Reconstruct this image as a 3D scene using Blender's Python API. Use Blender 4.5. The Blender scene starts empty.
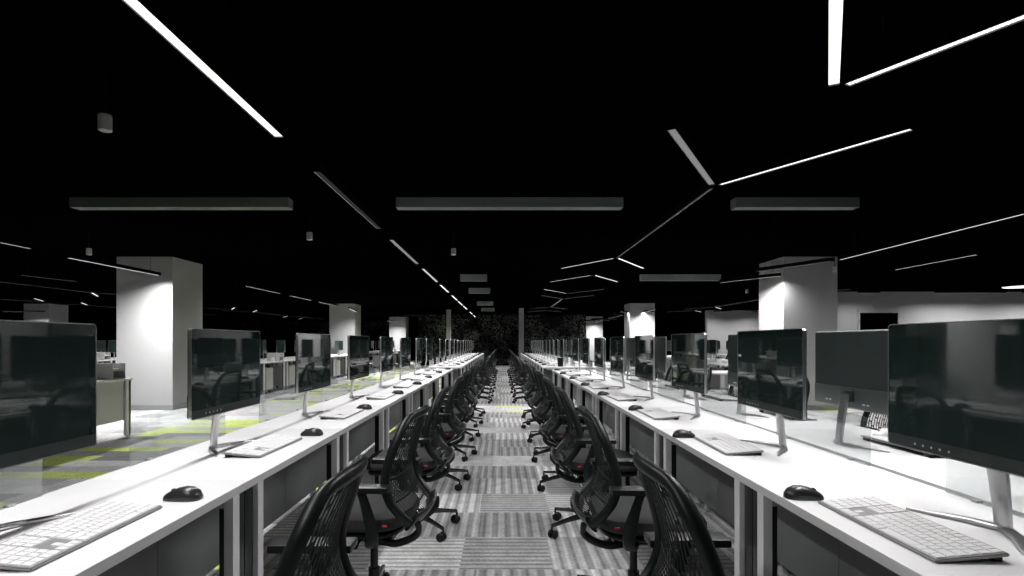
import bpy, bmesh, math, random
from mathutils import Vector, Matrix
random.seed(7)
PI = math.pi
SC = bpy.context.scene
COL = SC.collection
CAMZ = 1.214
CEIL = 2.735

# ------------------------------------------------------------------ materials
def mat(name, color, rough=0.5, metal=0.0, spec=0.5, coat=0.0, noise=None):
    m = bpy.data.materials.new(name); m.use_nodes = True
    nt = m.node_tree; b = nt.nodes['Principled BSDF']
    b.inputs['Base Color'].default_value = (*color, 1)
    b.inputs['Roughness'].default_value = rough
    b.inputs['Metallic'].default_value = metal
    b.inputs['Specular IOR Level'].default_value = spec
    b.inputs['Coat Weight'].default_value = coat
    if noise:
        sc, amt = noise
        tc = nt.nodes.new('ShaderNodeTexCoord')
        n = nt.nodes.new('ShaderNodeTexNoise'); n.inputs['Scale'].default_value = sc
        n.inputs['Detail'].default_value = 3
        nt.links.new(tc.outputs['Object'], n.inputs['Vector'])
        mp = nt.nodes.new('ShaderNodeMapRange')
        mp.inputs['To Min'].default_value = 1 - amt; mp.inputs['To Max'].default_value = 1 + amt
        nt.links.new(n.outputs['Fac'], mp.inputs['Value'])
        mx = nt.nodes.new('ShaderNodeVectorMath'); mx.operation = 'SCALE'
        mx.inputs[0].default_value = color
        nt.links.new(mp.outputs['Result'], mx.inputs['Scale'])
        nt.links.new(mx.outputs['Vector'], b.inputs['Base Color'])
    return m

M = {}
M['desk'] = mat('white_laminate', (.86, .86, .87), .32, noise=(3, .015))
M['edge'] = mat('white_powder_coat', (.90, .90, .91), .4, noise=(5, .02))
M['wall'] = mat('white_paint', (.38, .38, .385), .75, noise=(2, .04))
M['blackwall'] = mat('black_paint', (.003, .003, .0032), .9, spec=.02, noise=(2, .2))
M['beam'] = mat('grey_soffit_paint', (.17, .19, .19), .7, noise=(2, .05))
M['ceil'] = mat('black_ceiling_paint', (.0010, .0010, .0014), .95, spec=.0, noise=(1.5, .3))
M['plastic'] = mat('black_plastic', (.005, .007, .0075), .42, spec=.3, noise=(30, .1))
M['plastic2'] = mat('charcoal_plastic', (.009, .0115, .012), .36, spec=.4, noise=(30, .1))
M['fabric'] = mat('charcoal_fabric', (.040, .041, .043), .85, spec=.3, noise=(120, .35))
M['meshm'] = mat('black_mesh_fabric', (.006, .008, .0085), .6, spec=.25, noise=(60, .2))
M['silver'] = mat('brushed_silver', (.62, .62, .63), .28, metal=1.0, noise=(40, .05))
M['silverm'] = mat('matt_silver_paint', (.50, .50, .51), .4, metal=.3, noise=(40, .05))
M['steel'] = mat('dark_steel', (.09, .095, .10), .25, metal=.9, noise=(30, .1))
M['screen'] = mat('glossy_black_screen', (.019, .033, .030), .03, spec=.62, noise=(3, .05))
M['bezel'] = mat('dark_grey_bezel', (.045, .055, .053), .22, spec=.5, noise=(10, .05))
M['back'] = mat('dark_monitor_shell', (.018, .026, .025), .33, spec=.5, noise=(10, .08))
M['backband'] = mat('grey_green_monitor_band', (.05, .062, .06), .35, noise=(10, .08))
M['mark'] = mat('pale_marking', (.6, .62, .62), .5, noise=(10, .05))
M['key'] = mat('white_keycap', (.80, .80, .81), .45, noise=(20, .02))
M['kbody'] = mat('pale_grey_keyboard_body', (.26, .26, .27), .4, noise=(20, .03))
M['mouse'] = mat('dark_grey_mouse_plastic', (.022, .024, .025), .3, spec=.6, noise=(40, .1))
M['red'] = mat('red_fabric_tag', (.55, .02, .03), .6, noise=(40, .1))
M['panel'] = mat('dark_modesty_panel', (.20, .215, .21), .35, spec=.4, noise=(2, .25))
M['lpanel'] = mat('dark_green_grey_panel', (.03, .036, .036), .3, spec=.4, noise=(2, .25))
M['ped'] = mat('pale_grey_steel_cabinet', (.55, .55, .56), .4, noise=(6, .03))
M['leaf'] = mat('dark_green_leaf', (.055, .062, .055), .5, noise=(1.3, 8.0))  # strong noise puts lit speckle patches into the leaf colour
M['pot'] = mat('white_ceramic', (.75, .75, .75), .3, noise=(6, .03))

def glass_mat(name, film, strength):
    m = bpy.data.materials.new(name); m.use_nodes = True
    nt = m.node_tree; N = nt.nodes; L = nt.links
    for n in list(N): N.remove(n)
    out = N.new('ShaderNodeOutputMaterial')
    tr = N.new('ShaderNodeBsdfTransparent'); tr.inputs[0].default_value = (.93, .95, .95, 1)
    df = N.new('ShaderNodeBsdfDiffuse'); df.inputs[0].default_value = (*film, 1)
    nz = N.new('ShaderNodeTexNoise'); nz.inputs['Scale'].default_value = 2.5
    tc = N.new('ShaderNodeTexCoord'); L.new(tc.outputs['Object'], nz.inputs['Vector'])
    mp = N.new('ShaderNodeMapRange'); mp.inputs['To Min'].default_value = strength*.8; mp.inputs['To Max'].default_value = strength*1.2
    L.new(nz.outputs['Fac'], mp.inputs['Value'])
    m1 = N.new('ShaderNodeMixShader'); L.new(mp.outputs['Result'], m1.inputs[0])
    L.new(tr.outputs[0], m1.inputs[1]); L.new(df.outputs[0], m1.inputs[2])
    gl = N.new('ShaderNodeBsdfGlossy'); gl.inputs['Roughness'].default_value = .03
    fr = N.new('ShaderNodeFresnel'); 
    ge = N.new('ShaderNodeNewGeometry')      # both faces of the pane reflect like air to glass
    io = N.new('ShaderNodeMath'); io.operation = 'MULTIPLY_ADD'; io.inputs[1].default_value = -1.1786; io.inputs[2].default_value = 1.75
    L.new(ge.outputs['Backfacing'], io.inputs[0]); L.new(io.outputs[0], fr.inputs[0])
    m2 = N.new('ShaderNodeMixShader'); L.new(fr.outputs[0], m2.inputs[0])
    L.new(m1.outputs[0], m2.inputs[1]); L.new(gl.outputs[0], m2.inputs[2])
    L.new(m2.outputs[0], out.inputs[0])
    return m
M['glass'] = glass_mat('smoky_glass', (.50, .51, .52), .085)

def emit(name, color, strength, stripes=True):
    m = bpy.data.materials.new(name); m.use_nodes = True
    nt = m.node_tree; N = nt.nodes; L = nt.links
    for n in list(N): N.remove(n)
    out = N.new('ShaderNodeOutputMaterial'); e = N.new('ShaderNodeEmission')
    e.inputs[0].default_value = (*color, 1)
    if stripes:   # louvre blades across the diffuser
        tc = N.new('ShaderNodeTexCoord'); sp = N.new('ShaderNodeSeparateXYZ')
        L.new(tc.outputs['Object'], sp.inputs[0])
        a = N.new('ShaderNodeMath'); a.operation = 'MULTIPLY'; a.inputs[1].default_value = 2*PI/.016
        L.new(sp.outputs['Y'], a.inputs[0])
        s = N.new('ShaderNodeMath'); s.operation = 'SINE'; L.new(a.outputs[0], s.inputs[0])
        mp = N.new('ShaderNodeMapRange'); mp.inputs['From Min'].default_value = -1; mp.inputs['From Max'].default_value = 1
        mp.inputs['To Min'].default_value = strength*.75; mp.inputs['To Max'].default_value = strength*1.25
        L.new(s.outputs[0], mp.inputs['Value']); L.new(mp.outputs['Result'], e.inputs[1])
    else:
        e.inputs[1].default_value = strength
    L.new(e.outputs[0], out.inputs[0])
    return m

def math_node(nt, op, a, b=None, c=None):
    n = nt.nodes.new('ShaderNodeMath'); n.operation = op
    for i, v in enumerate((a, b, c)):
        if v is None: continue
        if isinstance(v, (int, float)): n.inputs[i].default_value = v
        else: nt.links.new(v, n.inputs[i])
    return n.outputs[0]

def carpet(name, tw, tl, ramp, stripe, seed, stripe_amt=.62):
    """carpet tiles tw x tl, each with its own tone and stripe direction"""
    m = bpy.data.materials.new(name); m.use_nodes = True
    nt = m.node_tree; N = nt.nodes; L = nt.links; b = N['Principled BSDF']
    b.inputs['Roughness'].default_value = .95; b.inputs['Specular IOR Level'].default_value = .15
    tc = N.new('ShaderNodeTexCoord'); sp = N.new('ShaderNodeSeparateXYZ'); L.new(tc.outputs['Object'], sp.inputs[0])
    X, Y = sp.outputs['X'], sp.outputs['Y']
    row = math_node(nt, 'FLOOR', math_node(nt, 'DIVIDE', Y, tl))
    wn0 = N.new('ShaderNodeTexWhiteNoise'); wn0.noise_dimensions = '1D'; L.new(row, wn0.inputs['W'])
    off = math_node(nt, 'MULTIPLY', wn0.outputs['Value'], 1.0 if seed else 0.5)
    cx = math_node(nt, 'FLOOR', math_node(nt, 'ADD', math_node(nt, 'DIVIDE', X, tw), off))
    cb = N.new('ShaderNodeCombineXYZ'); L.new(cx, cb.inputs[0]); L.new(row, cb.inputs[1]); cb.inputs[2].default_value = seed
    wn = N.new('ShaderNodeTexWhiteNoise'); wn.noise_dimensions = '3D'; L.new(cb.outputs[0], wn.inputs['Vector'])
    sc = N.new('ShaderNodeSeparateColor'); L.new(wn.outputs['Color'], sc.inputs[0])
    cr = N.new('ShaderNodeValToRGB'); cr.color_ramp.interpolation = 'CONSTANT'
    el = cr.color_ramp.elements
    el[0].position = 0; el[0].color = (*ramp[0][1], 1)
    el[1].position = ramp[1][0]; el[1].color = (*ramp[1][1], 1)
    for p, c in ramp[2:]:
        e = el.new(p); e.color = (*c, 1)
    L.new(sc.outputs[0], cr.inputs[0])
    # stripes along X or along Y, chosen per tile
    def wave(src, per, ph):
        return math_node(nt, 'SINE', math_node(nt, 'ADD', math_node(nt, 'MULTIPLY', src, 2*PI/per), ph))
    # irregular stripes: two sines multiplied
    ph = math_node(nt, 'MULTIPLY', sc.outputs[2], 12.0)
    sx = math_node(nt, 'ADD', wave(X, stripe, ph), math_node(nt, 'MULTIPLY', wave(X, stripe*.37, 0.), .35))
    sy = math_node(nt, 'ADD', wave(Y, stripe*.75, ph), math_node(nt, 'MULTIPLY', wave(Y, stripe*.31, 0.), .6))
    pick = math_node(nt, 'GREATER_THAN', sc.outputs[1], .42)
    mx = N.new('ShaderNodeMix'); L.new(pick, mx.inputs[0]); L.new(sy, mx.inputs[2]); L.new(sx, mx.inputs[3])
    nz = N.new('ShaderNodeTexNoise'); nz.inputs['Scale'].default_value = 55; nz.inputs['Detail'].default_value = 4
    L.new(tc.outputs['Object'], nz.inputs['Vector'])
    nz2 = N.new('ShaderNodeTexNoise'); nz2.inputs['Scale'].default_value = 9; nz2.inputs['Detail'].default_value = 3
    L.new(tc.outputs['Object'], nz2.inputs['Vector'])
    k = math_node(nt, 'MULTIPLY_ADD', mx.outputs[0], stripe_amt*.55, 1.0)
    k = math_node(nt, 'MULTIPLY', k, math_node(nt, 'MULTIPLY_ADD', nz.outputs['Fac'], 1.0, .5))
    k = math_node(nt, 'MULTIPLY', k, math_node(nt, 'MULTIPLY_ADD', nz2.outputs['Fac'], .7, .65))
    k = math_node(nt, 'MAXIMUM', k, .15)
    vm = N.new('ShaderNodeVectorMath'); vm.operation = 'SCALE'
    L.new(cr.outputs[0], vm.inputs[0]); L.new(k, vm.inputs['Scale'])
    L.new(vm.outputs[0], b.inputs['Base Color'])
    bp = N.new('ShaderNodeBump'); bp.inputs['Strength'].default_value = .35; bp.inputs['Distance'].default_value = .004
    L.new(nz.outputs['Fac'], bp.inputs['Height']); L.new(bp.outputs[0], b.inputs['Normal'])
    return m
G = lambda v: (v, v, v*1.01)
M['carpet'] = carpet('grey_striped_carpet_tiles', .5, .5, [(0, G(.40)), (.3, G(.50)), (.55, G(.34)), (.8, G(.58))], .075, 0)
LIME = (.62, .75, .22)
M['lane'] = carpet('lime_and_grey_carpet_planks', 1.0, .25, [(0, LIME), (.26, G(.50)), (.5, G(.24)), (.72, G(.66)), (.88, LIME)], .05, 3, .3)
M['cross'] = carpet('pale_carpet_planks', .5, .5, [(0, G(.62)), (.3, (.66, .72, .34)), (.42, G(.55)), (.8, G(.7))], .06, 5, .2)

# ------------------------------------------------------------------ mesh helpers
def bm_new(): return bmesh.new()
def box(bm, x0, x1, y0, y1, z0, z1, bev=0.0, mi=0, mtx=None):
    r = bmesh.ops.create_cube(bm, size=1.0)
    vs = r['verts']
    for v in vs:
        v.co = Vector((x0 + (v.co.x+.5)*(x1-x0), y0 + (v.co.y+.5)*(y1-y0), z0 + (v.co.z+.5)*(z1-z0)))
    fs = set(f for v in vs for f in v.link_faces)
    for f in fs: f.material_index = mi
    if bev > 0:
        es = list(set(e for v in vs for e in v.link_edges))
        rr = bmesh.ops.bevel(bm, geom=es, offset=bev, segments=2, profile=.7, affect='EDGES')
        vs = list(set(v for f in rr['faces'] for v in f.verts) | set(v for v in vs if v.is_valid))
        for f in rr['faces']: f.material_index = mi
    if mtx is not None:
        for v in vs:
            if v.is_valid: v.co = mtx @ v.co
    return vs

def sweep(bm, pts, rx, ry=None, n=10, up=(0, 1, 0), cap=True, mi=0, power=1.0):
    """sweep an ellipse (rx along 'up', ry along the normal) along pts; radii may be lists"""
    pts = [Vector(p) for p in pts]
    if ry is None: ry = rx
    m = len(pts)
    RX = rx if isinstance(rx, (list, tuple)) else [rx]*m
    RY = ry if isinstance(ry, (list, tuple)) else [ry]*m
    rings = []
    u0 = Vector(up)
    for i, p in enumerate(pts):
        t = (pts[min(i+1, m-1)] - pts[max(i-1, 0)]).normalized()
        u = (u0 - t*u0.dot(t))
        if u.length < 1e-4: u = Vector((1, 0, 0)) - t*t.x
        u.normalize(); w = t.cross(u).normalized()
        ring = []
        for k in range(n):
            a = 2*PI*k/n
            c, s = math.cos(a), math.sin(a)
            if power != 1.0:
                c = math.copysign(abs(c)**power, c); s = math.copysign(abs(s)**power, s)
            ring.append(bm.verts.new(p + u*RX[i]*c + w*RY[i]*s))
        rings.append(ring)
    for i in range(m-1):
        for k in range(n):
            f = bm.faces.new((rings[i][k], rings[i][(k+1) % n], rings[i+1][(k+1) % n], rings[i+1][k])); f.material_index = mi
    if cap:
        bm.faces.new(list(reversed(rings[0]))).material_index = mi
        bm.faces.new(rings[-1]).material_index = mi

def lathe(bm, prof, n=24, c=(0, 0, 0), axis='z', mi=0):
    rings = []
    for r, h in prof:
        ring = []
        for k in range(n):
            a = 2*PI*k/n
            p = (r*math.cos(a), r*math.sin(a), h)
            if axis == 'y': p = (p[0], p[2], p[1])
            if axis == 'x': p = (p[2], p[0], p[1])
            ring.append(bm.verts.new((p[0]+c[0], p[1]+c[1], p[2]+c[2])))
        rings.append(ring)
    for i in range(len(rings)-1):
        for k in range(n):
            bm.faces.new((rings[i][k], rings[i][(k+1) % n], rings[i+1][(k+1) % n], rings[i+1][k])).material_index = mi
    bm.faces.new(list(reversed(rings[0]))).material_index = mi
    bm.faces.new(rings[-1]).material_index = mi

def obj(name, bm, mats, parent=None, smooth=True, loc=None, rotz=0):
    bmesh.ops.recalc_face_normals(bm, faces=bm.faces)
    me = bpy.data.meshes.new(name)
    bm.to_mesh(me); bm.free()
    if not isinstance(mats, (list, tuple)): mats = [mats]
    for m in mats: me.materials.append(m)
    if smooth:
        for p in me.polygons: p.use_smooth = True
        try: me.set_sharp_from_angle(angle=math.radians(35))
        except Exception: pass
    o = bpy.data.objects.new(name, me); COL.objects.link(o)
    if parent is not None: o.parent = parent
    if loc is not None: o.location = loc
    o.rotation_euler.z = rotz
    return o

def tag(o, label=None, cat=None, group=None, kind=None):
    if label: o['label'] = label
    if cat: o['category'] = cat
    if group: o['group'] = group
    if kind: o['kind'] = kind
    return o
def empty(name, loc=(0, 0, 0), rotz=0):
    o = bpy.data.objects.new(name, None); COL.objects.link(o)
    o.empty_display_size = .1; o.location = loc; o.rotation_euler.z = rotz
    return o
KIDS = {}
def kids(o):
    return [c for c in ALLKIDS.get(o.name, [])]
ALLKIDS = {}
def register(root):
    def rec(o):
        ch = [c for c in COL.objects if c.parent == o]
        ALLKIDS[o.name] = ch
        for c in ch: rec(c)
    rec(root)
def copy_tree(o, parent=None, skip=()):
    c = o.copy(); COL.objects.link(c)
    if parent is not None: c.parent = parent
    for ch in ALLKIDS.get(o.name, []):
        if ch.name.split('.')[0] in skip: continue
        copy_tree(ch, c, skip)
    return c
USED = set()
def place(proto, loc, rotz, label, group, skip=()):
    if proto.name not in USED and not skip:
        USED.add(proto.name); o = proto
    else:
        o = copy_tree(proto, None, skip)
    o.location = loc; o.rotation_euler = (0, 0, rotz)
    o['label'] = label
    if group: o['group'] = group
    return o

# ------------------------------------------------------------------ monitor (user sits at -X, screen looks to -X)
def make_monitor():
    r = empty('monitor'); tag(r, '-', 'monitor')
    W, H, z0 = .62, .362, .166
    bm = bm_new()
    # thin shell, rounded corners
    def rr(x, inset, rad, n=5):
        pts = []
        for cy, cz, a0 in ((W/2-rad, z0+H-rad, 0), (-W/2+rad, z0+H-rad, PI/2), (-W/2+rad, z0+rad, PI), (W/2-rad, z0+rad, 3*PI/2)):
            for k in range(n+1):
                a = a0 + PI/2*k/n
                pts.append(Vector((x, cy+(rad-inset)*math.cos(a), cz+(rad-inset)*math.sin(a))))
        return pts
    def loft(bm, loops, mis=None):
        R = [[bm.verts.new(p) for p in l] for l in loops]
        n = len(R[0])
        for i in range(len(R)-1):
            for k in range(n):
                f = bm.faces.new((R[i][k], R[i][(k+1) % n], R[i+1][(k+1) % n], R[i+1][k]))
        bm.faces.new(list(reversed(R[0]))); bm.faces.new(R[-1])
    loft(bm, [rr(.0035, .0005, .012), rr(.0135, .0005, .012), rr(.018, .006, .012)])
    obj('rear_shell', bm, M['back'], r)
    # silver rim: a ring around the sides
    bm = bm_new()
    A = rr(0.0, 0.0, .012); B = rr(.012, 0.0, .012); C2 = rr(.012, .003, .012); D = rr(0.0, .003, .012)
    R = [[bm.verts.new(p) for p in l] for l in (A, B, C2, D)]
    n = len(R[0])
    for i in range(4):
        j = (i+1) % 4
        for k in range(n): bm.faces.new((R[i][k], R[i][(k+1) % n], R[j][(k+1) % n], R[j][k]))
    obj('rim', bm, M['silver'], r)
    bm = bm_new(); box(bm, .0015, .004, -W/2+.003, W/2-.003, z0+.036, z0+H-.003)
    obj('screen', bm, M['screen'], r, smooth=False)
    bm = bm_new(); box(bm, .0010, .004, -W/2+.003, W/2-.003, z0+.003, z0+.0355)
    bz = obj('lower_bezel', bm, M['bezel'], r, smooth=False)
    for k in range(5):
        bm = bm_new(); y = .20 - k*.030
        if k % 2: box(bm, .0004, .0012, y-.003, y+.003, z0+.014, z0+.020)
        else: lathe(bm, [(.0012, 0), (.0034, .0002), (.0034, .0008), (.002, .001)], 8, (.0003, y, z0+.017), 'x')
        b = obj('bezel_button', bm, M['mark'], bz)
    # rear housing and band
    bm = bm_new(); box(bm, .0165, .023, -W/2+.010, W/2-.010, z0+.006, z0+.098, .003)
    bb = obj('rear_band', bm, M['backband'], r)  # paler band with small pale marks low on the back
    for y in (.13, .10, -.16, -.19):
        bm = bm_new(); box(bm, .0225, .0245, y-.009, y+.009, z0+.025, z0+.032, .0008)
        obj('band_mark', bm, M['mark'], bb)
    # neck: flat tapering blade leaning forward
    bm = bm_new()
    sweep(bm, [(.074, 0, .004), (.070, 0, .06), (.062, 0, .13), (.050, 0, .21), (.047, 0, .235)], [.022, .024, .027, .03, .03], [.009, .008, .008, .008, .008], n=16, power=.5)
    obj('neck', bm, M['silver'], r)
    bm = bm_new(); box(bm, .0225, .043, -.030, .030, z0+.035, z0+.085, .004)
    obj('mounting_plate', bm, M['back'], r)
    # V-shaped foot
    bm = bm_new()
    for s in (-1, 1):
        sweep(bm, [(.076, 0, .008), (.045, s*.07, .0075), (.0, s*.13, .006), (-.035, s*.185, .0035)], [.017, .014, .010, .004], [.006, .006, .005, .003], n=12, up=(1, s*.5, 0), power=.6)
    obj('foot', bm, M['silver'], r)
    register(r); return r

def make_keyboard():
    # user at -X; long axis along Y; front edge at x=-.085
    r = empty('keyboard'); tag(r, '-', 'keyboard')
    L2, D2 = .225, .080
    tilt = .0145/.16
    def zt(x): return .008 + (x + D2)*tilt
    bm = bm_new()
    vs = box(bm, -D2, D2, -L2, L2, 0, 1)
    for v in vs:
        zz = v.co.z
        v.co.z = zt(v.co.x) if zz > .5 else zt(v.co.x) - .0075
    es = list(bm.edges)
    bmesh.ops.bevel(bm, geom=es, offset=.0025, segments=2, affect='EDGES')
    obj('case', bm, M['kbody'], r)
    bm = bm_new()
    rows = 6; x0 = -D2+.006; pitch = (2*D2-.014)/rows
    def key(ya, yb, ra, rb, g=.0017):
        xa, xb = x0+ra*pitch+g/2, x0+rb*pitch-g/2
        ya += g/2; yb -= g/2
        vs = box(bm, xa, xb, ya, yb, 0, 1)
        cx, cy = (xa+xb)/2, (ya+yb)/2
        for v in vs:
            if v.co.z > .5:
                v.co.x += (cx-v.co.x)*.12; v.co.y += (cy-v.co.y)*.10
                v.co.z = zt(v.co.x) + .0028
            else: v.co.z = zt(v.co.x) - .0005
    y0, y1 = -L2+.006, L2-.006
    ymain = y0 + (y1-y0)*.66; ynav = y0 + (y1-y0)*.80
    u = (ymain-y0-.004)/15
    lay = {0: [1.25, 1.25, 1.25, 6.25, 1.25, 1.25, 1.25, 1.25], 1: [2.25]+[1]*10+[2.75], 2: [1.75]+[1]*11+[2.25],
           3: [1.5]+[1]*12+[1.5], 4: [1]*13+[2], 5: [1]*15}
    for rw, ks in lay.items():
        y = y0
        for k in ks:
            key(y, y+k*u, rw, rw+1); y += k*u
    un = (ynav-ymain-.004)/3
    for rw in (3, 4, 5):
        for k in range(3): key(ymain+.002+k*un, ymain+.002+(k+1)*un, rw, rw+1)
    for k in range(3): key(ymain+.002+k*un, ymain+.002+(k+1)*un, 0, 1)
    key(ymain+.002+un, ymain+.002+2*un, 1, 2)
    up_ = (y1-ynav-.002)/4
    for rw in range(6):
        for k in range(4): key(ynav+.002+k*up_, ynav+.002+(k+1)*up_, rw, rw+1)
    obj('keys', bm, M['key'], r, smooth=False)
    for s in (-1, 1):
        bm = bm_new(); box(bm, D2-.024, D2-.006, s*(L2-.028)-.016, s*(L2-.028)+.016, 0, zt(D2-.02)-.005, .0015)
        obj('riser_foot', bm, M['plastic'], r)
    register(r); return r

def make_mouse(m):
    r = empty('computer_mouse'); tag(r, '-', 'mouse')
    bm = bm_new()
    n, q = 24, 10
    def sp(t, a):
        # t 0..1 from nose(-x local is rear) ; a across
        pass
    prof = [(-.058, .004, .012), (-.056, .017, .016), (-.046, .028, .029), (-.028, .0325, .0385), (-.006, .0320, .0400), (.016, .030, .0355), (.036, .029, .0275), (.050, .026, .0195), (.056, .020, .0140), (.058, .010, .0100)]
    rings = []
    for x, w, h in prof:
        ring = []
        for k in range(n):
            a = PI*k/(n-1)
            ring.append(bm.verts.new((x, w*math.copysign(abs(math.cos(a))**.75, math.cos(a)), .0015 + h*math.sin(a)**.8)))
        rings.append(ring)
    for i in range(len(rings)-1):
        for k in range(n-1):
            bm.faces.new((rings[i][k], rings[i][k+1], rings[i+1][k+1], rings[i+1][k]))
        bm.faces.new((rings[i][0], rings[i+1][0], rings[i+1][-1], rings[i][-1]))
    bm.faces.new(rings[0]); bm.faces.new(list(reversed(rings[-1])))
    obj('shell', bm, m, r)
    bm = bm_new(); lathe(bm, [(.008, -.0035), (.0105, -.002), (.0105, .002), (.008, .0035)], 16, (.030, 0, .0245), 'y')
    obj('scroll_wheel', bm, M['plastic2'], r)
    bm = bm_new(); box(bm, -.045, .045, -.024, .024, 0, .003, .001)
    obj('base_pad', bm, M['plastic'], r)
    r.scale = (.93, .93, .93)
    register(r); return r

def make_desk(depth=.56, ht=.74, w=1.10, screen=True, modesty=True):
    """origin at the front edge centre on the floor, desk runs to +X, width along Y"""
    r = empty('desk'); tag(r, '-', 'desk')
    e = .0006
    bm = bm_new(); box(bm, 0, depth, -w/2+e, w/2-e, ht-.027, ht, .0012)
    obj('desktop', bm, M['desk'], r)
    for s in (-1, 1):
        y = s*(w/2-.093)
        for x in (.004, depth-.052):
            bm = bm_new(); box(bm, x, x+.030, y-.0225, y+.0225, .0, ht-.0270, .002)
            obj('leg', bm, M['edge'], r)
        bm = bm_new(); box(bm, .0345, depth-.0525, y-.02, y+.02, ht-.067, ht-.0275, .002)
        obj('side_rail', bm, M['silverm'], r)
    if modesty == 'front':
        bm = bm_new(); box(bm, .036, .050, -w/2+.12, w/2-.12, .20, ht-.0275, .002)
        obj('front_panel', bm, M['ped'], r)
    elif modesty:
        bm = bm_new(); box(bm, .32, .338, -w/2+.001, w/2-.001, .28, ht-.0275, .002)
        obj('modesty_panel', bm, M['panel'], r)
    # dark cable riser at the joint with the next desk
    for s in (-1, 1):
        bm = bm_new()
        box(bm, .020, .075, s*(w/2-.034)-.031, s*(w/2-.034)+.031, .0, ht-.028, .002)
        obj('cable_riser', bm, M['lpanel'], r)
    if screen:
        # smoky glass screen, rounded top corners
        bm = bm_new()
        hw, zt, zb, rad, xs = .365, ht+.185, ht+.0005, .045, depth-.012
        def loop(x, ins):
            pts = [(x, -hw+ins, zb), (x, hw-ins, zb)]
            for k in range(7):
                a = PI/2*k/6; pts.append((x, hw-rad+(rad-ins)*math.cos(a), zt-rad+(rad-ins)*math.sin(a)))
            for k in range(7):
                a = PI/2+PI/2*k/6; pts.append((x, -hw+rad+(rad-ins)*math.cos(a), zt-rad+(rad-ins)*math.sin(a)))
            return [Vector(p) for p in pts]
        R = [[bm.verts.new(p) for p in loop(x, i)] for x, i in ((xs, 0), (xs+.006, 0))]
        n = len(R[0])
        for k in range(n): bm.faces.new((R[0][k], R[0][(k+1) % n], R[1][(k+1) % n], R[1][k]))
        bm.faces.new(list(reversed(R[0]))); bm.faces.new(R[1])
        obj('glass_screen', bm, M['glass'], r, smooth=False)
        for s in (-1, 1):
            bm = bm_new(); box(bm, depth-.020, depth-.001, s*.25-.011, s*.25+.011, ht, ht+.008, .001)
            obj('screen_clip', bm, M['silverm'], r)
    register(r); return r

# ------------------------------------------------------------------ task chair, faces +X, origin on the floor under the column
def spline(P, n):
    out = []
    m = len(P)
    for i in range(m-1):
        p0, p1, p2, p3 = P[max(i-1, 0)], P[i], P[i+1], P[min(i+2, m-1)]
        for k in range(n):
            t = k/n
            out.append(tuple(.5*((2*p1[j]) + (-p0[j]+p2[j])*t + (2*p0[j]-5*p1[j]+4*p2[j]-p3[j])*t*t + (-p0[j]+3*p1[j]-3*p2[j]+p3[j])*t**3) for j in range(len(p1))))
    out.append(tuple(P[-1]))
    return out

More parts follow.
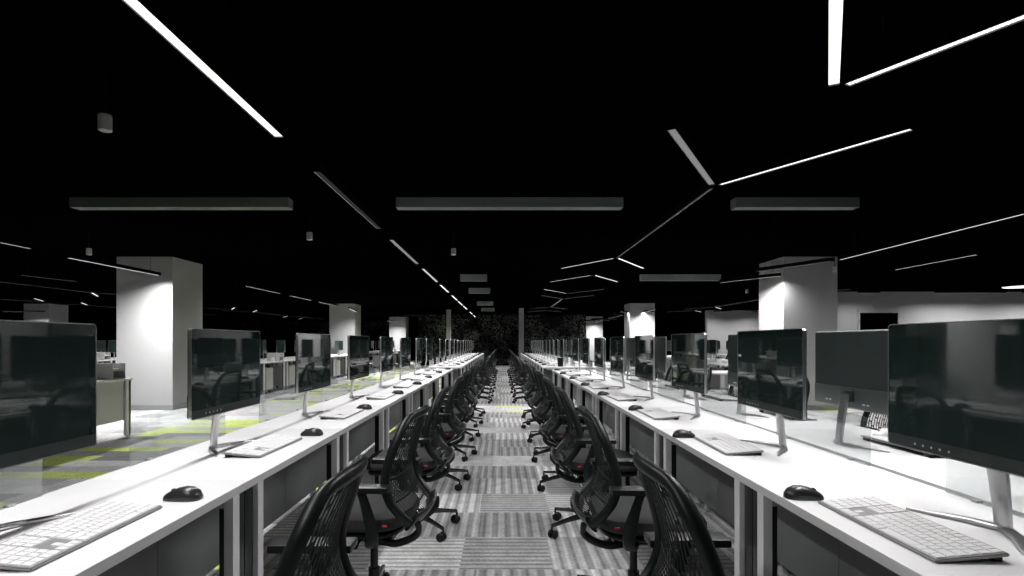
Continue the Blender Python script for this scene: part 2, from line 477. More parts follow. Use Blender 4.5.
def make_chair():
    r = empty('office_chair'); tag(r, '-', 'office chair')
    # profile of the back: x, z, half width
    key = [(-.222, .893, .150), (-.197, .828, .195), (-.166, .745, .215), (-.146, .655, .228), (-.160, .575, .232), (-.200, .515, .225), (-.246, .468, .205)]
    prof = spline(key, 6)
    NP = len(prof)
    def S(t, u):   # t 0 (top) .. 1 (bottom), u -1..1
        f = t*(NP-1); i = min(int(f), NP-2); f -= i
        a, b = prof[i], prof[i+1]
        x, z, hw = (a[j]+(b[j]-a[j])*f for j in range(3))
        return Vector((x + .030*(u*u), u*hw, z))
    # outer frame: two stiles, rounded top rail, deep bottom plate
    bm = bm_new()
    path, ra, rb = [], [], []
    for k in range(40, 1, -1): path.append(S(k/40, -1)); ra.append(.020); rb.append(.012 + .005*min(1, k/26.))
    for k in range(21):
        u = -.97 + 1.94*k/20
        p = S(0, u); p.z += .020*(1-abs(u)**3) - .004; p.x -= .010*(1-u*u)
        path.append(p); ra.append(.014); rb.append(.019)
    for k in range(2, 41): path.append(S(k/40, 1)); ra.append(.020); rb.append(.012 + .005*min(1, k/26.))
    for _ in range(3):   # ease the radii and the corners
        ra = [ra[0]] + [(ra[i-1]+ra[i]+ra[i+1])/3 for i in range(1, len(ra)-1)] + [ra[-1]]
        rb = [rb[0]] + [(rb[i-1]+rb[i]+rb[i+1])/3 for i in range(1, len(rb)-1)] + [rb[-1]]
        path = [path[0]] + [(path[i-1]+path[i]*2+path[i+1])/4 for i in range(1, len(path)-1)] + [path[-1]]
    sweep(bm, path, ra, rb, n=12, up=(1, 0, .12))
    # bottom plate and the yoke that returns under the seat
    bot = [S(1, -1+2*k/12) for k in range(13)]
    sweep(bm, bot, .042, .012, n=12, up=(-.6, 0, .8))
    fr = obj('back_frame', bm, M['plastic2'], r)
    bm = bm_new()
    for s in (-1, 1):
        sweep(bm, spline([(-.246, s*.200, .468), (-.246, s*.185, .430), (-.205, s*.165, .390), (-.12, s*.12, .352), (-.02, s*.05, .345)], 5), .016, .012, n=10, up=(0, 0, 1))
    obj('back_support', bm, M['plastic2'], r)
    # open web: slanting ribs and short bridges, real strips
    bm = bm_new()
    nr = 17
    for i in range(nr):
        u0 = -1 + 2*(i+.5)/nr
        pts = []
        for k in range(15):
            t = .035 + .50*k/14
            u = max(-.98, min(.98, u0 + .10*(t-.3)*2))
            pts.append(S(t, u))
        sweep(bm, pts, .0062, .0022, n=4, up=(0, 1, 0))
    for j in range(9):
        t = .07 + .053*j
        for i in range(nr-1):
            if (i + j*2) % 3 == 0:
                u0 = -1 + 2*(i+.5)/nr + .10*(t-.3)*2; u1 = u0 + 2/nr
                sweep(bm, [S(t, max(-.98, u0)), S(t+.008, min(.98, u1))], .0045, .002, n=4, up=(0, 0, 1))
    # lower zone: crossing lattice
    for i in range(26):
        for sg in (1, -1):
            u0 = -1.2 + 2.4*i/25
            pts = []
            for k in range(11):
                t = .53 + .20*k/10
                u = u0 + sg*.35*(k/10-.5)
                if -.97 < u < .97: pts.append(S(t, u))
            if len(pts) > 1: sweep(bm, pts, .0032, .0018, n=4, up=(0, 1, 0))
    for i in range(22):
        u = -.95 + 1.9*i/21
        sweep(bm, [S(.73 + .27*k/6, u) for k in range(7)], .0042, .0018, n=4, up=(0, 1, 0))
    for t in (.53, .73, .86):
        sweep(bm, [S(t, -1+2*k/12) for k in range(13)], .006, .003, n=6, up=(0, 0, 1))
    obj('mesh_back', bm, M['meshm'], r, smooth=False)
    # seat: rounded cushion
    def cushion(name, xa, xb, hw, z0, z1, m, top_bulge):
        bm = bm_new(); n, q = 36, 6
        cx, rx_ = (xa+xb)/2, (xb-xa)/2
        rings = []
        lv = [(0, .86), (.12, .95), (.35, 1.0), (.65, 1.0), (.88, .965), (1.0, .88)]
        for tz, sc in lv:
            ring = []
            for k in range(n):
                a = 2*PI*k/n
                c, s = math.cos(a), math.sin(a)
                ex = math.copysign(abs(c)**.55, c); ey = math.copysign(abs(s)**.55, s)
                x = cx + rx_*sc*ex; y = hw*sc*ey
                zz = z0 + (z1-z0)*tz
                if ex > .5: zz -= (ex-.5)**2*.05
                ring.append(bm.verts.new((x, y, zz)))
            rings.append(ring)
        for i in range(len(rings)-1):
            for k in range(n): bm.faces.new((rings[i][k], rings[i][(k+1) % n], rings[i+1][(k+1) % n], rings[i+1][k]))
        bm.faces.new(list(reversed(rings[0])))
        prev = rings[-1]
        for sc, dz in ((.7, top_bulge*.7), (.35, top_bulge)):
            ring = []
            for v in rings[-1]:
                ring.append(bm.verts.new((cx+(v.co.x-cx)*sc, v.co.y*sc, v.co.z+dz)))
            for k in range(n): bm.faces.new((prev[k], prev[(k+1) % n], ring[(k+1) % n], ring[k]))
            prev = ring
        bm.faces.new(prev)
        return obj(name, bm, m, r)
    cushion('seat', -.185, .285, .245, .425, .492, M['fabric'], .006)
    cushion('seat_pan', -.165, .265, .225, .395, .426, M['plastic'], 0)
    for s in (-1, 1):
        bm = bm_new(); box(bm, -.128, -.108, s*.2425-.004, s*.2425+.004, .462, .469, .0015)
        obj('side_tag', bm, M['red'], r)
    # arms
    for s in (-1, 1):
        bm = bm_new()
        sweep(bm, spline([(-.02, s*.12, .385), (-.05, s*.22, .380), (-.075, s*.268, .405), (-.075, s*.275, .46), (-.05, s*.272, .55), (-.03, s*.270, .612)], 4),
              [.022]*9 + [.024, .026, .027, .027, .026, .024, .022, .020, .019, .018, .018, .018, .018], [.012]*21, n=10, up=(1, 0, 0), power=.7)
        ap = obj('armrest', bm, M['plastic2'], r)
        bm = bm_new()
        vs = box(bm, -.15, .09, s*.268-.040, s*.268+.040, .612, .636, .009)
        obj('arm_pad', bm, M['plastic2'], ap)
    # mechanism, lever, column
    bm = bm_new(); box(bm, -.10, .11, -.065, .065, .335, .396, .012)
    obj('tilt_mechanism', bm, M['plastic'], r)
    bm = bm_new(); sweep(bm, [(.02, .06, .365), (.02, .16, .362), (.02, .20, .355)], [.006, .006, .010], [.005, .005, .004], n=8, up=(1, 0, 0))
    obj('lever', bm, M['plastic'], r)
    bm = bm_new(); lathe(bm, [(.026, .085), (.026, .20), (.017, .202), (.017, .336)], 18)
    obj('gas_column', bm, M['plastic2'], r)
    base = empty('base'); base.parent = r
    bm = bm_new(); lathe(bm, [(.030, .070), (.046, .078), (.046, .105), (.036, .125), (.028, .135)], 20)
    obj('hub', bm, M['steel'], base)
    for k in range(5):
        a = math.radians(207 + 72*k)
        d = Vector((math.cos(a), math.sin(a), 0))
        bm = bm_new()
        sweep(bm, [d*.035+Vector((0, 0, .108)), d*.10+Vector((0, 0, .108)), d*.20+Vector((0, 0, .097)), d*.31+Vector((0, 0, .078))], [.018, .015, .012, .010], [.022, .019, .014, .011], n=10, up=(-d.y, d.x, 0), power=.7)
        obj('base_leg', bm, M['steel'], base)
        c = d*.31; w = Vector((-d.y, d.x, 0))
        bm = bm_new()
        rot = Matrix.Translation(c) @ Matrix.Rotation(a + .35, 4, 'Z')
        for s in (-1, 1):
            m0 = len(bm.verts)
            lathe(bm, [(.014, s*.006), (.024, s*.008), (.0265, s*.012), (.0265, s*.020), (.021, s*.026)], 18, (-.012, 0, .0265), 'y')
        sweep(bm, [(0, 0, .074), (0, 0, .045), (-.012, 0, .03)], .007, n=8, up=(1, 0, 0))
        # hood between the wheels
        for v in bm.verts: v.co = rot @ v.co
        obj('castor', bm, M['plastic'], base)
    register(r); return r

MON = make_monitor(); KEY = make_keyboard(); MOU = make_mouse(M['mouse']); DESK = make_desk(); CHAIR = make_chair()
MOUW = make_mouse(M['pot'])

ORD = ['nearest', 'second', 'third', 'fourth', 'fifth', 'sixth', 'seventh', 'eighth', 'ninth', 'tenth', 'eleventh', 'twelfth']
def jit(a): return random.uniform(-a, a)
PH = [1.41 + 1.1*k for k in range(8)]
PHL = [1.365 + 1.14*k for k in range(8)]
PF = [11.25 + 1.1*k for k in range(12)]
XE = {'right': (.852, 1.18, 1.005, .912), 'left': (.868, 1.212, 1.050, .962)}
def station(side, y, k, cluster, dx=0.0):
    s = 1 if side == 'right' else -1
    rz = 0 if s > 0 else PI
    where = 'front' if cluster == 0 else 'far'
    o1 = (ORD[k] + ' counting from us' if k else 'nearest to us')
    zone = f'{where} {side} desk row'
    xe, XM, xk, xm = XE[side]; xe -= dx
    place(DESKF if dx else (DESK if s > 0 else DESKL), (s*xe, y, 0), rz, f'white desk, {o1} in the {zone}', f'white desks of the {zone}')
    place(MON, (s*XM, y + jit(.006), .74), rz + math.radians(jit(1.0)), f'glossy black monitor, {o1} on the {zone}', f'monitors on the {zone}')
    jj = 0 if k == 0 and not cluster else 1
    place(KEY, (s*(xk - dx*.6 + jj*jit(.015)), y+.015+jj*(jit(.03)+.02), .74), rz + math.radians(jj*jit(3)), f'white flat keyboard, {o1} on the {zone}', f'keyboards on the {zone}')
    place(MOU, (s*(xm - dx*.6 + jj*jit(.02)), y+(.295 if s > 0 else .33)+jj*jit(.02), .74), rz + math.radians(jit(8)), f'black computer mouse, {o1} on the {zone}', f'mice on the {zone}')
    place(CHAIR, (s*(.580 - dx + jj*jit(.010)), y + jj*jit(.03), 0), rz + math.radians(-s*3*0 + jj*jit(5)),
          f'black mesh office chair, {o1} at the {zone}', f'office chairs at the {zone}')

DESKF = make_desk(depth=.65)
DESKL = make_desk(w=1.14)
for side in ('left', 'right'):
    for k, y in enumerate(PH if side == 'right' else PHL): station(side, y, k, 0)
    for k, y in enumerate(PF): station(side, y, k, 1, .09)

# facing row on the right, back to back
for k, y in enumerate(PH):
    o1 = (ORD[k] + ' counting from us' if k else 'nearest to us')
    place(DESK, (2.86-.86+.005-.001, y, 0), PI, f'white desk, {o1} in the outer right row', 'white desks of the outer right row', skip=('glass_screen', 'screen_clip'))
    place(MON, (1.625, y+.08, .74), PI + math.radians(jit(2)), f'monitor seen from behind, {o1} in the outer right row', 'monitors of the outer right row')
    place(KEY, (1.84-.02, y-.0, .74), PI, f'white keyboard, {o1} on the outer right row', 'keyboards on the outer right row')
    place(MOUW, (1.92, y+.32, .74), PI+.3, f'white computer mouse, {o1} on the outer right row', 'white mice on the outer right row')
    place(CHAIR, (2.30, y+jit(.05), 0), PI + math.radians(jit(12)), f'black office chair, {o1} at the outer right row', 'office chairs at the outer right row')
for k, y in enumerate(PF):
    if k > 7: break
    o1 = (ORD[k] + ' counting from us' if k else 'nearest to us')
    place(MON, (1.62, y+.02, .74), PI, f'monitor seen from behind, {o1} in the far outer right row', 'monitors of the far outer right row')
    place(DESKF, (2.08, y, 0), PI, f'white desk, {o1} in the far outer right row', 'white desks of the far outer right row', skip=('glass_screen', 'screen_clip'))

# ------------------------------------------------------------------ mobile pedestals and outlying desk banks
def make_pedestal():
    r = empty('drawer_pedestal'); tag(r, '-', 'cabinet')
    bm = bm_new(); box(bm, -.24, .24, -.20, .20, .075, .60, .006); obj('body', bm, M['ped'], r)
    for k, (a, b) in enumerate(((.09, .33), (.335, .46), (.465, .59))):
        bm = bm_new(); box(bm, -.258, -.2405, -.195, .195, a, b, .003); d = obj('drawer', bm, M['ped'], r)
        bm = bm_new(); box(bm, -.266, -.2585, -.05, .05, b-.022, b-.012, .002); obj('handle', bm, M['silverm'], d)
    for x in (-.19, .19):
        for y in (-.15, .15):
            bm = bm_new()
            lathe(bm, [(.02, -.018), (.03, -.014), (.03, .014), (.02, .018)], 14, (x, y, .03), 'y')
            box(bm, x-.018, x+.018, y-.024, y+.024, .058, .076, .002)
            obj('castor', bm, M['plastic'], r)
    register(r); return r
PED = make_pedestal()
BDESKP = make_desk(depth=.70, w=1.4, screen=False, modesty='front')
BDESK = make_desk(depth=.70, w=1.4, screen=False, modesty=False)
def make_cup():
    r = empty('mug'); tag(r, '-', 'mug')
    bm = bm_new(); lathe(bm, [(.030, 0), (.034, .004), (.040, .10), (.036, .10), (.031, .008)], 18); obj('cup_body', bm, M['pot'], r)
    bm = bm_new(); sweep(bm, [(.038, 0, .08), (.062, 0, .075), (.066, 0, .05), (.058, 0, .03), (.035, 0, .025)], .005, n=8, up=(0, 1, 0)); obj('handle', bm, M['pot'], r)
    register(r); return r
CUP = make_cup()
def make_tray():
    r = empty('document_tray'); tag(r, '-', 'box')
    bm = bm_new()
    box(bm, -.16, .16, -.12, .12, 0, .012, .002); box(bm, -.16, .16, -.12, -.108, 0, .20, .003); box(bm, -.16, .16, .108, .12, 0, .20, .003)
    box(bm, .148, .16, -.12, .12, 0, .20, .003); box(bm, -.15, .15, -.11, .11, .10, .108)
    obj('tray_body', bm, M['ped'], r)
    bm = bm_new(); box(bm, -.13, .12, -.10, .10, .109, .135, .001); obj('paper_stack', bm, M['pot'], r)
    register(r); return r
TRAY = make_tray()

def bank(xe, s, ys, nm, chairs=True, peds=True, double=True, trays=()):
    """row of desks; front edge at xe, running outwards (s = +1 to the right)"""
    rz = 0 if s > 0 else PI
    for k, y in enumerate(ys):
        o1 = (ORD[k] + ' counting from us' if k else 'nearest to us')
        place(BDESK if peds else BDESKP, (xe, y, 0), rz, f'white desk, {o1} in {nm}', f'white desks of {nm}')
        place(MON, (xe+s*.42, y, .74), rz+math.radians(jit(6)), f'black monitor, {o1} on {nm}', f'monitors on {nm}')
        if peds: place(PED, (xe+s*.27, y-.30+jit(.05), 0), rz, f'pale drawer pedestal, {o1} under {nm}', f'pedestals under {nm}')
        if double:
            place(BDESK, (xe+s*1.41, y, 0), rz+PI, f'white outer desk, {o1} in {nm}', f'outer white desks of {nm}')
            place(MON, (xe+s*.99, y+.1, .74), rz+PI+math.radians(jit(6)), f'outer monitor, {o1} on {nm}', f'outer monitors on {nm}')
            if k < 4: place(CHAIR, (xe+s*1.80, y, 0), rz+PI+jit(.3), f'outer black chair, {o1} at {nm}', f'chairs on the outer side of {nm}')
        if k in trays:
            place(TRAY, (xe+s*.20, y+.50, .74), rz, f'pale document tray, {o1} on {nm}', f'document trays on {nm}')
        if k % 2 == 0: place(CUP, (xe+s*.14, y+.20, .74), jit(3), f'white mug, {o1} on {nm}', f'mugs on {nm}')

bank(-4.87, -1, [5.3, 6.7], 'the bank left of the lime carpet', peds=False, trays=(1,))
bank(-5.5, -1, [13.6+1.4*k for k in range(7)], 'the bank past the left column', trays=(0, 2))
bank(-5.5, -1, [26.5+1.4*k for k in range(4)], 'the rearmost bank on the left', trays=())
bank(-10.5, -1, [14.5+1.4*k for k in range(6)], 'the bank by the left edge', trays=(0,))
bank(4.7, 1, [12.3+1.4*k for k in range(6)], 'the bank past the right column', trays=(1,))
bank(8.6, 1, [18.0+1.4*k for k in range(5)], 'the bank near the bright right wall', trays=())

# round table with stools on the right
def make_round_table():
    r = empty('round_table'); tag(r, 'white round pedestal table beyond the right desk row', 'table')
    bm = bm_new(); lathe(bm, [(.36, .715), (.40, .720), (.40, .738), (.395, .742)], 40); obj('tabletop', bm, M['desk'], r)
    bm = bm_new(); lathe(bm, [(.035, .02), (.035, .70), (.12, .715)], 20); obj('pedestal', bm, M['silverm'], r)
    bm = bm_new(); lathe(bm, [(.25, 0), (.25, .010), (.05, .03)], 36); obj('foot_plate', bm, M['silverm'], r)
    register(r); return r
RT = make_round_table(); RT.location = (3.55, 8.9, 0)
def make_stool():
    r = empty('stool'); tag(r, '-', 'stool')
    bm = bm_new(); lathe(bm, [(.15, .43), (.19, .44), (.20, .47), (.18, .50), (.10, .508)], 30); obj('seat', bm, M['ped'], r)
    bm = bm_new(); lathe(bm, [(.022, .02), (.022, .42), (.09, .43)], 16); obj('pole', bm, M['silverm'], r)
    bm = bm_new(); lathe(bm, [(.18, 0), (.18, .010), (.03, .025)], 28); obj('foot_plate', bm, M['silverm'], r)
    register(r); return r
ST = make_stool()
place(ST, (3.1, 8.25, 0), 0, 'round grey stool nearest us beside the white round table', 'stools at the round table')
place(ST, (4.2, 8.7, 0), 0, 'round grey stool on the outer side of the white round table', 'stools at the round table')

# dark waste basket standing at the far right desks
bm = bm_new(); lathe(bm, [(.10, 0), (.13, .30), (.122, .30), (.095, .01)], 28)
o = obj('desk_bin', bm, M['plastic']); o.location = (1.12, 10.86, .74)
o.scale = (.5, .5, .55)
tag(o, 'small black bin standing on the nearest far right desk', 'bin')
bm = bm_new()

# ------------------------------------------------------------------ shell
def quad_grid(name, xs, ys, pick, mats):
    bm = bm_new()
    V = {}
    for i, x in enumerate(xs):
        for j, y in enumerate(ys): V[i, j] = bm.verts.new((x, y, 0))
    for i in range(len(xs)-1):
        for j in range(len(ys)-1):
            f = bm.faces.new((V[i, j], V[i+1, j], V[i+1, j+1], V[i, j+1])); f.material_index = pick(xs[i], ys[j])
    return obj(name, bm, mats, smooth=False)
def pick(x, y):
    if 9.72 <= y < 10.6 and -5 < x < 5: return 2
    if -4.8 <= x < -1.5: return 1
    return 0
fl = quad_grid('floor', [-25, -4.8, -1.5, 1.8, 17.2], [-3.2, 9.72, 10.68, 38.2], pick, [M['carpet'], M['lane'], M['cross']])
tag(fl, 'grey striped carpet tile floor', 'floor', kind='structure')
def wallbox(name, a, m, label='wall'):
    bm = bm_new(); box(bm, *a); o = obj(name, bm, m, smooth=False); tag(o, label, 'wall', kind='structure'); return o
wallbox('ceiling', (-25.2, 17.4, -3.4, 38.4, CEIL, CEIL+.12), M['ceil'], 'black painted ceiling')
wallbox('wall_left', (-25.2, -25, -3.2, 38.2, 0, CEIL), M['blackwall'], 'dark left wall')
wallbox('wall_right', (17.2, 17.4, -3.2, 38.2, 0, CEIL), M['blackwall'], 'dark right wall')
wallbox('wall_front', (-25, 17.2, -3.4, -3.2, 0, CEIL), M['blackwall'], 'dark wall behind the camera')
wallbox('wall_back', (-25, 17.2, 38.2, 38.4, 0, CEIL), M['blackwall'], 'dark back wall')
# bright wall on the right with a doorway
bm = bm_new()
YW = 17.0
box(bm, 10.1, 10.80, YW, YW+.2, 0, CEIL); box(bm, 11.95, 17.2, YW, YW+.2, 0, CEIL); box(bm, 10.80, 11.95, YW, YW+.2, 2.10, CEIL)
tag(obj('wall_side', bm, M['wall'], smooth=False), 'white partition wall with a doorway on the right', 'wall', kind='structure')
bm = bm_new(); box(bm, 10.80, 11.95, YW+1.4, YW+1.5, 0, 2.3)
tag(obj('wall_recess', bm, M['blackwall'], smooth=False), 'dark recess behind the doorway', 'wall', kind='structure')
bm = bm_new()
box(bm, 10.74, 10.80, YW-.03, YW+.2, 0, 2.16, .004); box(bm, 11.95, 12.01, YW-.03, YW+.2, 0, 2.16, .004); box(bm, 10.80, 11.95, YW-.03, YW+.2, 2.10, 2.16, .004)
tag(obj('trim_1', bm, M['wall'], smooth=False), 'white door casing in the right wall', 'trim', kind='structure')
bm = bm_new(); box(bm, 9.8, 13.2, 27, 27.2, 0, CEIL)
tag(obj('wall_far_right', bm, M['wall'], smooth=False), 'white partition further back on the right', 'wall', kind='structure')

# columns
def column(x0, y0, w, label, w2=None):
    w2 = w2 or w
    r = empty('column', (x0+w/2, y0+w2/2, 0)); tag(r, label, 'column', 'square building columns')
    bm = bm_new(); box(bm, -w/2, w/2, -w2/2, w2/2, 0, CEIL-.001, .006); obj('shaft', bm, M['wall'], r)
    bm = bm_new(); e = .012
    box(bm, -w/2-e, w/2+e, -w2/2-e, -w2/2, 0, .09); box(bm, -w/2-e, w/2+e, w2/2, w2/2+e, 0, .09)
    box(bm, -w/2-e, -w/2, -w2/2, w2/2, 0, .09); box(bm, w/2, w/2+e, -w2/2, w2/2, 0, .09)
    obj('skirting', bm, M['panel'], r)
column(-6.87, 10.0, 1.0, 'large white square column beside the lime carpet, nearest on the left')
column(-6.87, 22.3, 1.0, 'white square column behind the left one, second on the left')
column(-6.85, 34.0, 1.0, 'white square column furthest back on the left')
column(-19.0, 22.3, 1.0, 'white square column by the left edge of the photo')
column(5.0, 10.0, .96, 'large white square column nearest on the right')
column(4.98, 22.0, .98, 'white square column second from front on the right')
column(4.98, 33.4, .98, 'white square column furthest back on the right')
column(-2.62, 26.2, .20, 'slim white pillar behind the far left monitors')
column(.74, 25.2, .22, 'slim white pillar at the end of the far right desks')

# ceiling soffits
n = 0
def soffit(x0, x1, y, zb, d=.14):
    global n
    n += 1
    bm = bm_new(); box(bm, x0, x1, y, y+d, zb, CEIL-.0005, .004)
    tag(obj('trim_%d' % (n+1), bm, M['beam'], smooth=False), 'grey downstand soffit across the black ceiling', 'beam', kind='structure')
for xa, xb in ((-4.55, -2.25), (-1.12, 1.27), (2.45, 3.75)): soffit(xa, xb, 5.9, CEIL-.105)
for y, zb in ((12.6, CEIL-.15), (15.8, CEIL-.15), (21.0, CEIL-.15), (25.0, CEIL-.15)): soffit(-.95, -.35, y, zb)
soffit(3.1, 4.9, 12.6, CEIL-.14)

# living wall (dark foliage) at the end of the aisle
def foliage(name, x0, x1, y, z0, z1, cnt, label):
    bm = bm_new()
    for i in range(cnt):
        c = Vector((random.uniform(x0, x1), y - random.uniform(.0, .22), random.uniform(z0, z1)))
        L = random.uniform(.05, .13); Wd = L*random.uniform(.3, .5)
        R = Matrix.Rotation(random.uniform(0, 2*PI), 3, 'Y') @ Matrix.Rotation(random.uniform(-1.0, 1.0), 3, 'X') @ Matrix.Rotation(random.uniform(-.6, .6), 3, 'Z')
        P = [(0, 0, 0), (Wd*.5, -.01, L*.35), (Wd*.35, -.012, L*.75), (0, -.005, L), (-Wd*.35, -.012, L*.75), (-Wd*.5, -.01, L*.35)]
        vs = [bm.verts.new(c + R @ Vector(p)) for p in P]
        bm.faces.new(vs)
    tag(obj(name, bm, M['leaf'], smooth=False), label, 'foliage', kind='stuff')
wallbox('wall_green_backing', (-4.4, 4.3, 29.0, 29.2, 0, CEIL), M['blackwall'], 'dark backing wall of the planting at the aisle end')
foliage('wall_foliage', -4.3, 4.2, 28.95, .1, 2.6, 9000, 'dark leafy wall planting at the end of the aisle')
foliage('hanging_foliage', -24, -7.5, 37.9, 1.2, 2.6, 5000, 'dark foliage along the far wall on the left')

# ------------------------------------------------------------------ lights
LH = CAMZ + 1.15
E_ON = 1.5
POWER = 13.8   # watts per metre of bar
EM = {}
def em(v):  # glow per bar; louvre dimming at shallow angles is put into the emission
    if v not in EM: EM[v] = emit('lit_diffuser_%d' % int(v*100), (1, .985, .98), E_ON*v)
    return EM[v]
def bar(p, q, v, label, group, wd=.042, h=.052, z=LH, pw=None):
    p, q = Vector((p[0], p[1], 0)), Vector((q[0], q[1], 0))
    L = (q-p).length; c = (p+q)/2; a = math.atan2(q.y-p.y, q.x-p.x) - PI/2
    r = empty('linear_light', (c.x, c.y, z), a); tag(r, label, 'ceiling light', group)
    bm = bm_new()
    t = .004
    box(bm, -wd/2-t, -wd/2, -L/2, L/2, 0, h); box(bm, wd/2, wd/2+t, -L/2, L/2, 0, h)
    box(bm, -wd/2-t, wd/2+t, -L/2, L/2, h, h+t)
    box(bm, -wd/2-t, wd/2+t, -L/2-t, -L/2, 0, h+t); box(bm, -wd/2-t, wd/2+t, L/2, L/2+t, 0, h+t)
    obj('housing', bm, M['blackwall'], r, smooth=False)
    bm = bm_new(); box(bm, -wd/2, wd/2, -L/2, L/2, .006, .012)
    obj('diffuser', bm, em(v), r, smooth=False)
    la = bpy.data.lights.new('bar_light', 'AREA'); la.shape = 'RECTANGLE'; la.size = wd; la.size_y = L
    la.energy = POWER*L*(pw if pw is not None else max(v, .5)); la.spread = math.radians(152); la.color = (1, .985, .98)
    lo = bpy.data.objects.new('bar_light', la); COL.objects.link(lo); lo.parent = r; lo.location = (0, 0, .004)
    for s in (-1, 1):
        bm = bm_new(); lathe(bm, [(.0022, h+t), (.0022, CEIL-z)], 6, (0, s*L*.38, 0)); obj('suspension_cable', bm, M['steel'], r)
    return r

XL = -1.255
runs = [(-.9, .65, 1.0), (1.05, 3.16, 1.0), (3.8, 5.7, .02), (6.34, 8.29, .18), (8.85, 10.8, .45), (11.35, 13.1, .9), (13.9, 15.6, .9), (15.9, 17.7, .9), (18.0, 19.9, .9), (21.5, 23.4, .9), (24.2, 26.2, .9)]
for i, (a, b, v) in enumerate(runs):
    pos = ['just behind the camera', 'bright and largest at the top left', 'dim, second along the left run', 'third along the left run', 'fourth along the left run', 'fifth along the left run', 'sixth along the left run', 'seventh along the left run', 'eighth along the left run', 'ninth along the left run', 'last of the left run'][i]
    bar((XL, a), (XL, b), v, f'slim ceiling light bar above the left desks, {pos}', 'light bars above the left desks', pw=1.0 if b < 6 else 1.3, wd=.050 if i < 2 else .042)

def hexrun(cx, y0, nm, v=1.0, long_v=.12, dim=None, alen=(.65, 1.12)):
    ax, ay = alen
    g = 0.03
    def arm(n, sx, sy, vv, lab):
        x, y = n
        bar((x+sx*g, y+sy*g*1.6), (x+sx*ax, y+sy*ay), vv, f'short light bar {lab} {nm}', f'zigzag light bars {nm}')
    N1, N2, N3, N4 = (cx-.05, y0), (cx, y0+1.6), (cx, y0+5.13), (cx, y0+7.1)
    arm(N1, -1, -1, v, 'inner arm of the first V'); arm(N1, 1, -1, v, 'outer arm of the first V')
    arm(N2, -1, -1, v*.16, 'inner arm of the second V'); arm(N2, 1, -1, v, 'outer arm of the second V')
    bar((cx, N2[1]+.05), (cx, N3[1]-.05), long_v, wd=.022 if long_v < .1 else .042, label= f'long dim light bar joining the Vs {nm}', group=f'zigzag light bars {nm}')
    arm(N3, -1, 1, v, 'inner arm of the third V'); arm(N3, 1, 1, v, 'outer arm of the third V')
    arm(N4, -1, 1, v, 'inner arm of the fourth V'); arm(N4, 1, 1, v, 'outer arm of the fourth V')
hexrun(1.565, 2.566, 'above the front right desks', dim=None, long_v=.035)
hexrun(1.60, 13.4, 'above the far right desks')
# outer right zigzag
def sb(p, q, v, where): bar(p, q, v, f'slim ceiling light bar {where}', 'outer ceiling light bars', pw=5.0 if ('in front of' in where and 'column' in where) or 'beside' in where else (2.2 if 'wall' in where or 'partition' in where else None), z=2.62 if 'bright right wall' in where or 'doorway' in where or 'partition' in where else LH)
sb((4.70, 5.05), (4.74, 7.9), .8, 'running in from the right edge')
sb((4.70, 8.0), (4.16, 9.18), .7, 'angled between the two long right bars')
sb((4.84, 9.80), (4.22, 10.9), .7, 'beside the aisle face of the right column')
sb((7.65, 9.06), (7.68, 11.0), .8, 'before the bright right wall')
sb((7.65, 5.0), (7.65, 7.4), .8, 'at the right edge of the photo')
sb((-5.83, 6.4), (-5.83, 6.95), .8, 'short, at the left edge of the photo')
sb((-5.95, 7.7), (-5.95, 9.75), .9, 'ending in front of the left column')
sb((-8.3, 9.7), (-8.1, 10.7), .8, 'left of the left column')
sb((-5.3, 11.6), (-5.3, 13.4), .7, 'just past the left column')
sb((-5.3, 14.0), (-5.3, 15.6), .9, 'above the nearest pedestal past the left column')
sb((-5.3, 16.2), (-5.3, 18.0), .9, 'above the middle of the bank past the left column')
sb((-5.3, 19.4), (-5.6, 21.6), .9, 'ending in front of the second left column')
sb((-6.4, 31.0), (-6.3, 33.4), 1.0, 'ending in front of the furthest left column')
sb((5.45, 20.0), (5.45, 21.6), 1.0, 'ending in front of the second right column')
sb((5.4, 31.4), (5.4, 33.0), 1.0, 'ending in front of the furthest right column')
sb((-4.2, 24.0), (-3.4, 25.2), .9, 'angled behind the far left monitors')
sb((11.0, 25.4), (11.9, 26.3), 1.0, 'lighting the rear right partition')
sb((10.4, 25.5), (9.9, 26.3), 1.0, 'lighting the left end of the rear right partition')
hexrun(-9.6, 8.0, 'above the banks on the far left', long_v=.5)
hexrun(-13.0, 16.0, 'deep on the far left', long_v=.5)
hexrun(-9.6, 20.0, 'deep behind the left column', long_v=.5)
hexrun(7.0, 13.4, 'beyond the right column', long_v=.4)
hexrun(5.2, 22.6, 'deep beyond the right column', long_v=.4)
sb((10.2, 16.1), (10.8, 16.1), 1.0, 'in front of the doorway wall')  # this and the next two bars are added to brighten the wall
sb((12.4, 16.1), (14.4, 16.1), 1.0, 'added to wash the bright right wall')
sb((14.9, 16.1), (16.9, 16.1), 1.0, 'added to wash the end of the bright right wall')
sb((-18.9, 21.2), (-17.6, 21.6), 1.0, 'in front of the column at the left edge')
sb((-1.6, 27.6), (-2.8, 27.6), .6, 'added to light the foliage left of the aisle end')  # this bar and the next are added to brighten the planting
sb((2.6, 27.7), (1.3, 27.7), .6, 'added to light the foliage right of the aisle end')

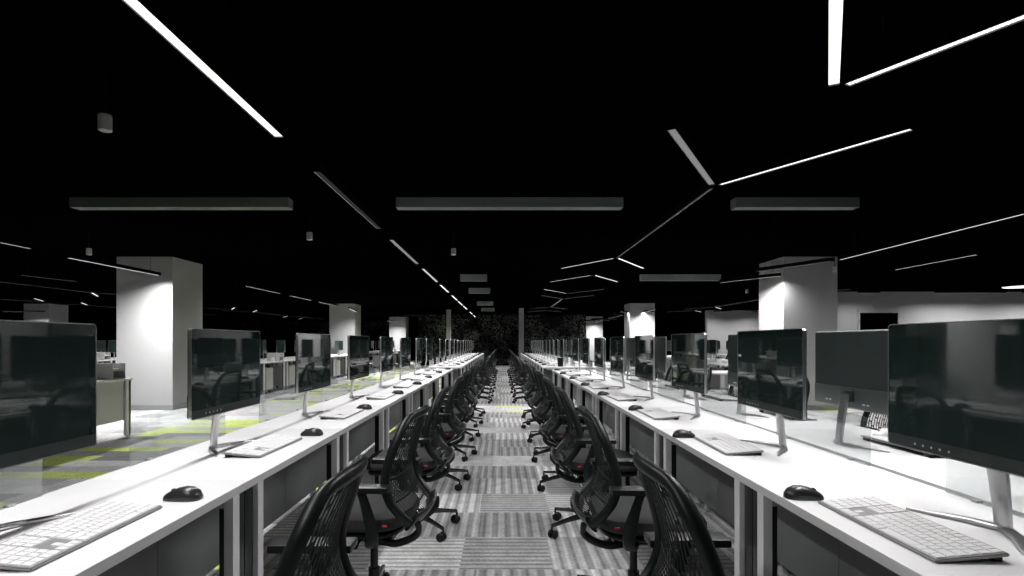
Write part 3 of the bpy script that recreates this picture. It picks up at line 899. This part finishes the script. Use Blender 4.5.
# round pendant near the right edge
rl = empty('ring_light', (12.75, 13.8, 2.56)); tag(rl, 'round ceiling light at the right edge before the bright wall', 'ceiling light')
bm = bm_new(); lathe(bm, [(.30, .0), (.36, .0), (.365, .012), (.295, .012)], 40)
obj('ring_diffuser', bm, em(1.0), rl)
bm = bm_new(); lathe(bm, [(.29, .0125), (.37, .0125), (.37, .05), (.29, .05)], 40)
obj('ring_housing', bm, M['blackwall'], rl)
bm = bm_new(); sweep(bm, [(-.33, 0, .045), (0, 0, .055), (.33, 0, .045)], .008, n=8); sweep(bm, [(0, 0, .05), (0, 0, CEIL-2.56)], .006, n=8, up=(1, 0, 0))
obj('hanger', bm, M['blackwall'], rl)

# spot cylinders
def spot(x, y, z, label):
    r = empty('ceiling_spot', (x, y, z)); tag(r, label, 'ceiling spotlight', 'ceiling spotlights')
    bm = bm_new(); lathe(bm, [(.030, 0), (.034, .003), (.034, .085), (.030, .09)], 18); obj('cylinder_body', bm, M['ped'], r)
    bm = bm_new(); lathe(bm, [(.006, .09), (.006, CEIL-z)], 8); obj('stem', bm, M['plastic'], r)
def at(px, py, z):   # spot seen at this pixel, hanging at height z
    Y = 562*(z-CAMZ)/(342-py); return ((px-502.5)*Y/562, Y, z)
for px, py, lb in ((105, 131, 'small grey ceiling spotlight at the upper left, nearest us'), (89, 255, 'small grey ceiling spotlight left of the left column'), (834.5, 272, 'pale ceiling spotlight hanging in front of the right column'),
                   (453.5, 255, 'small ceiling spotlight near the middle of the picture'), (309.5, 240, 'small faint ceiling spotlight left of the middle'), (747, 293, 'tiny ceiling spotlight left of the right column')):
    spot(*at(px, py, 2.40 if py > 200 else 2.38), lb)

# ------------------------------------------------------------------ camera, world
cam = bpy.data.cameras.new('camera'); co = bpy.data.objects.new('camera', cam); COL.objects.link(co)
cam.sensor_width = 36; cam.lens = 562/1024*36
cam.shift_x = 9.5/1024; cam.shift_y = 54/1024
cam.clip_start = .02; cam.clip_end = 200
co.location = (0, 0, CAMZ); co.rotation_euler = (PI/2, 0, 0)
SC.camera = co
w = bpy.data.worlds.new('world'); w.use_nodes = True; SC.world = w
w.node_tree.nodes['Background'].inputs[0].default_value = (0, 0, 0, 1)
w.node_tree.nodes['Background'].inputs[1].default_value = 0
SC.view_settings.view_transform = 'Standard'; SC.view_settings.look = 'None'
SC.view_settings.gamma = 1; SC.view_settings.use_curve_mapping = False
SC.view_settings.exposure = 0.0
SC.cycles.use_denoising = True
SC.cycles.max_bounces = 6; SC.cycles.diffuse_bounces = 2; SC.cycles.glossy_bounces = 3; SC.cycles.transparent_max_bounces = 12
SC.cycles.sample_clamp_indirect = 4
SC.cycles.use_light_tree = True
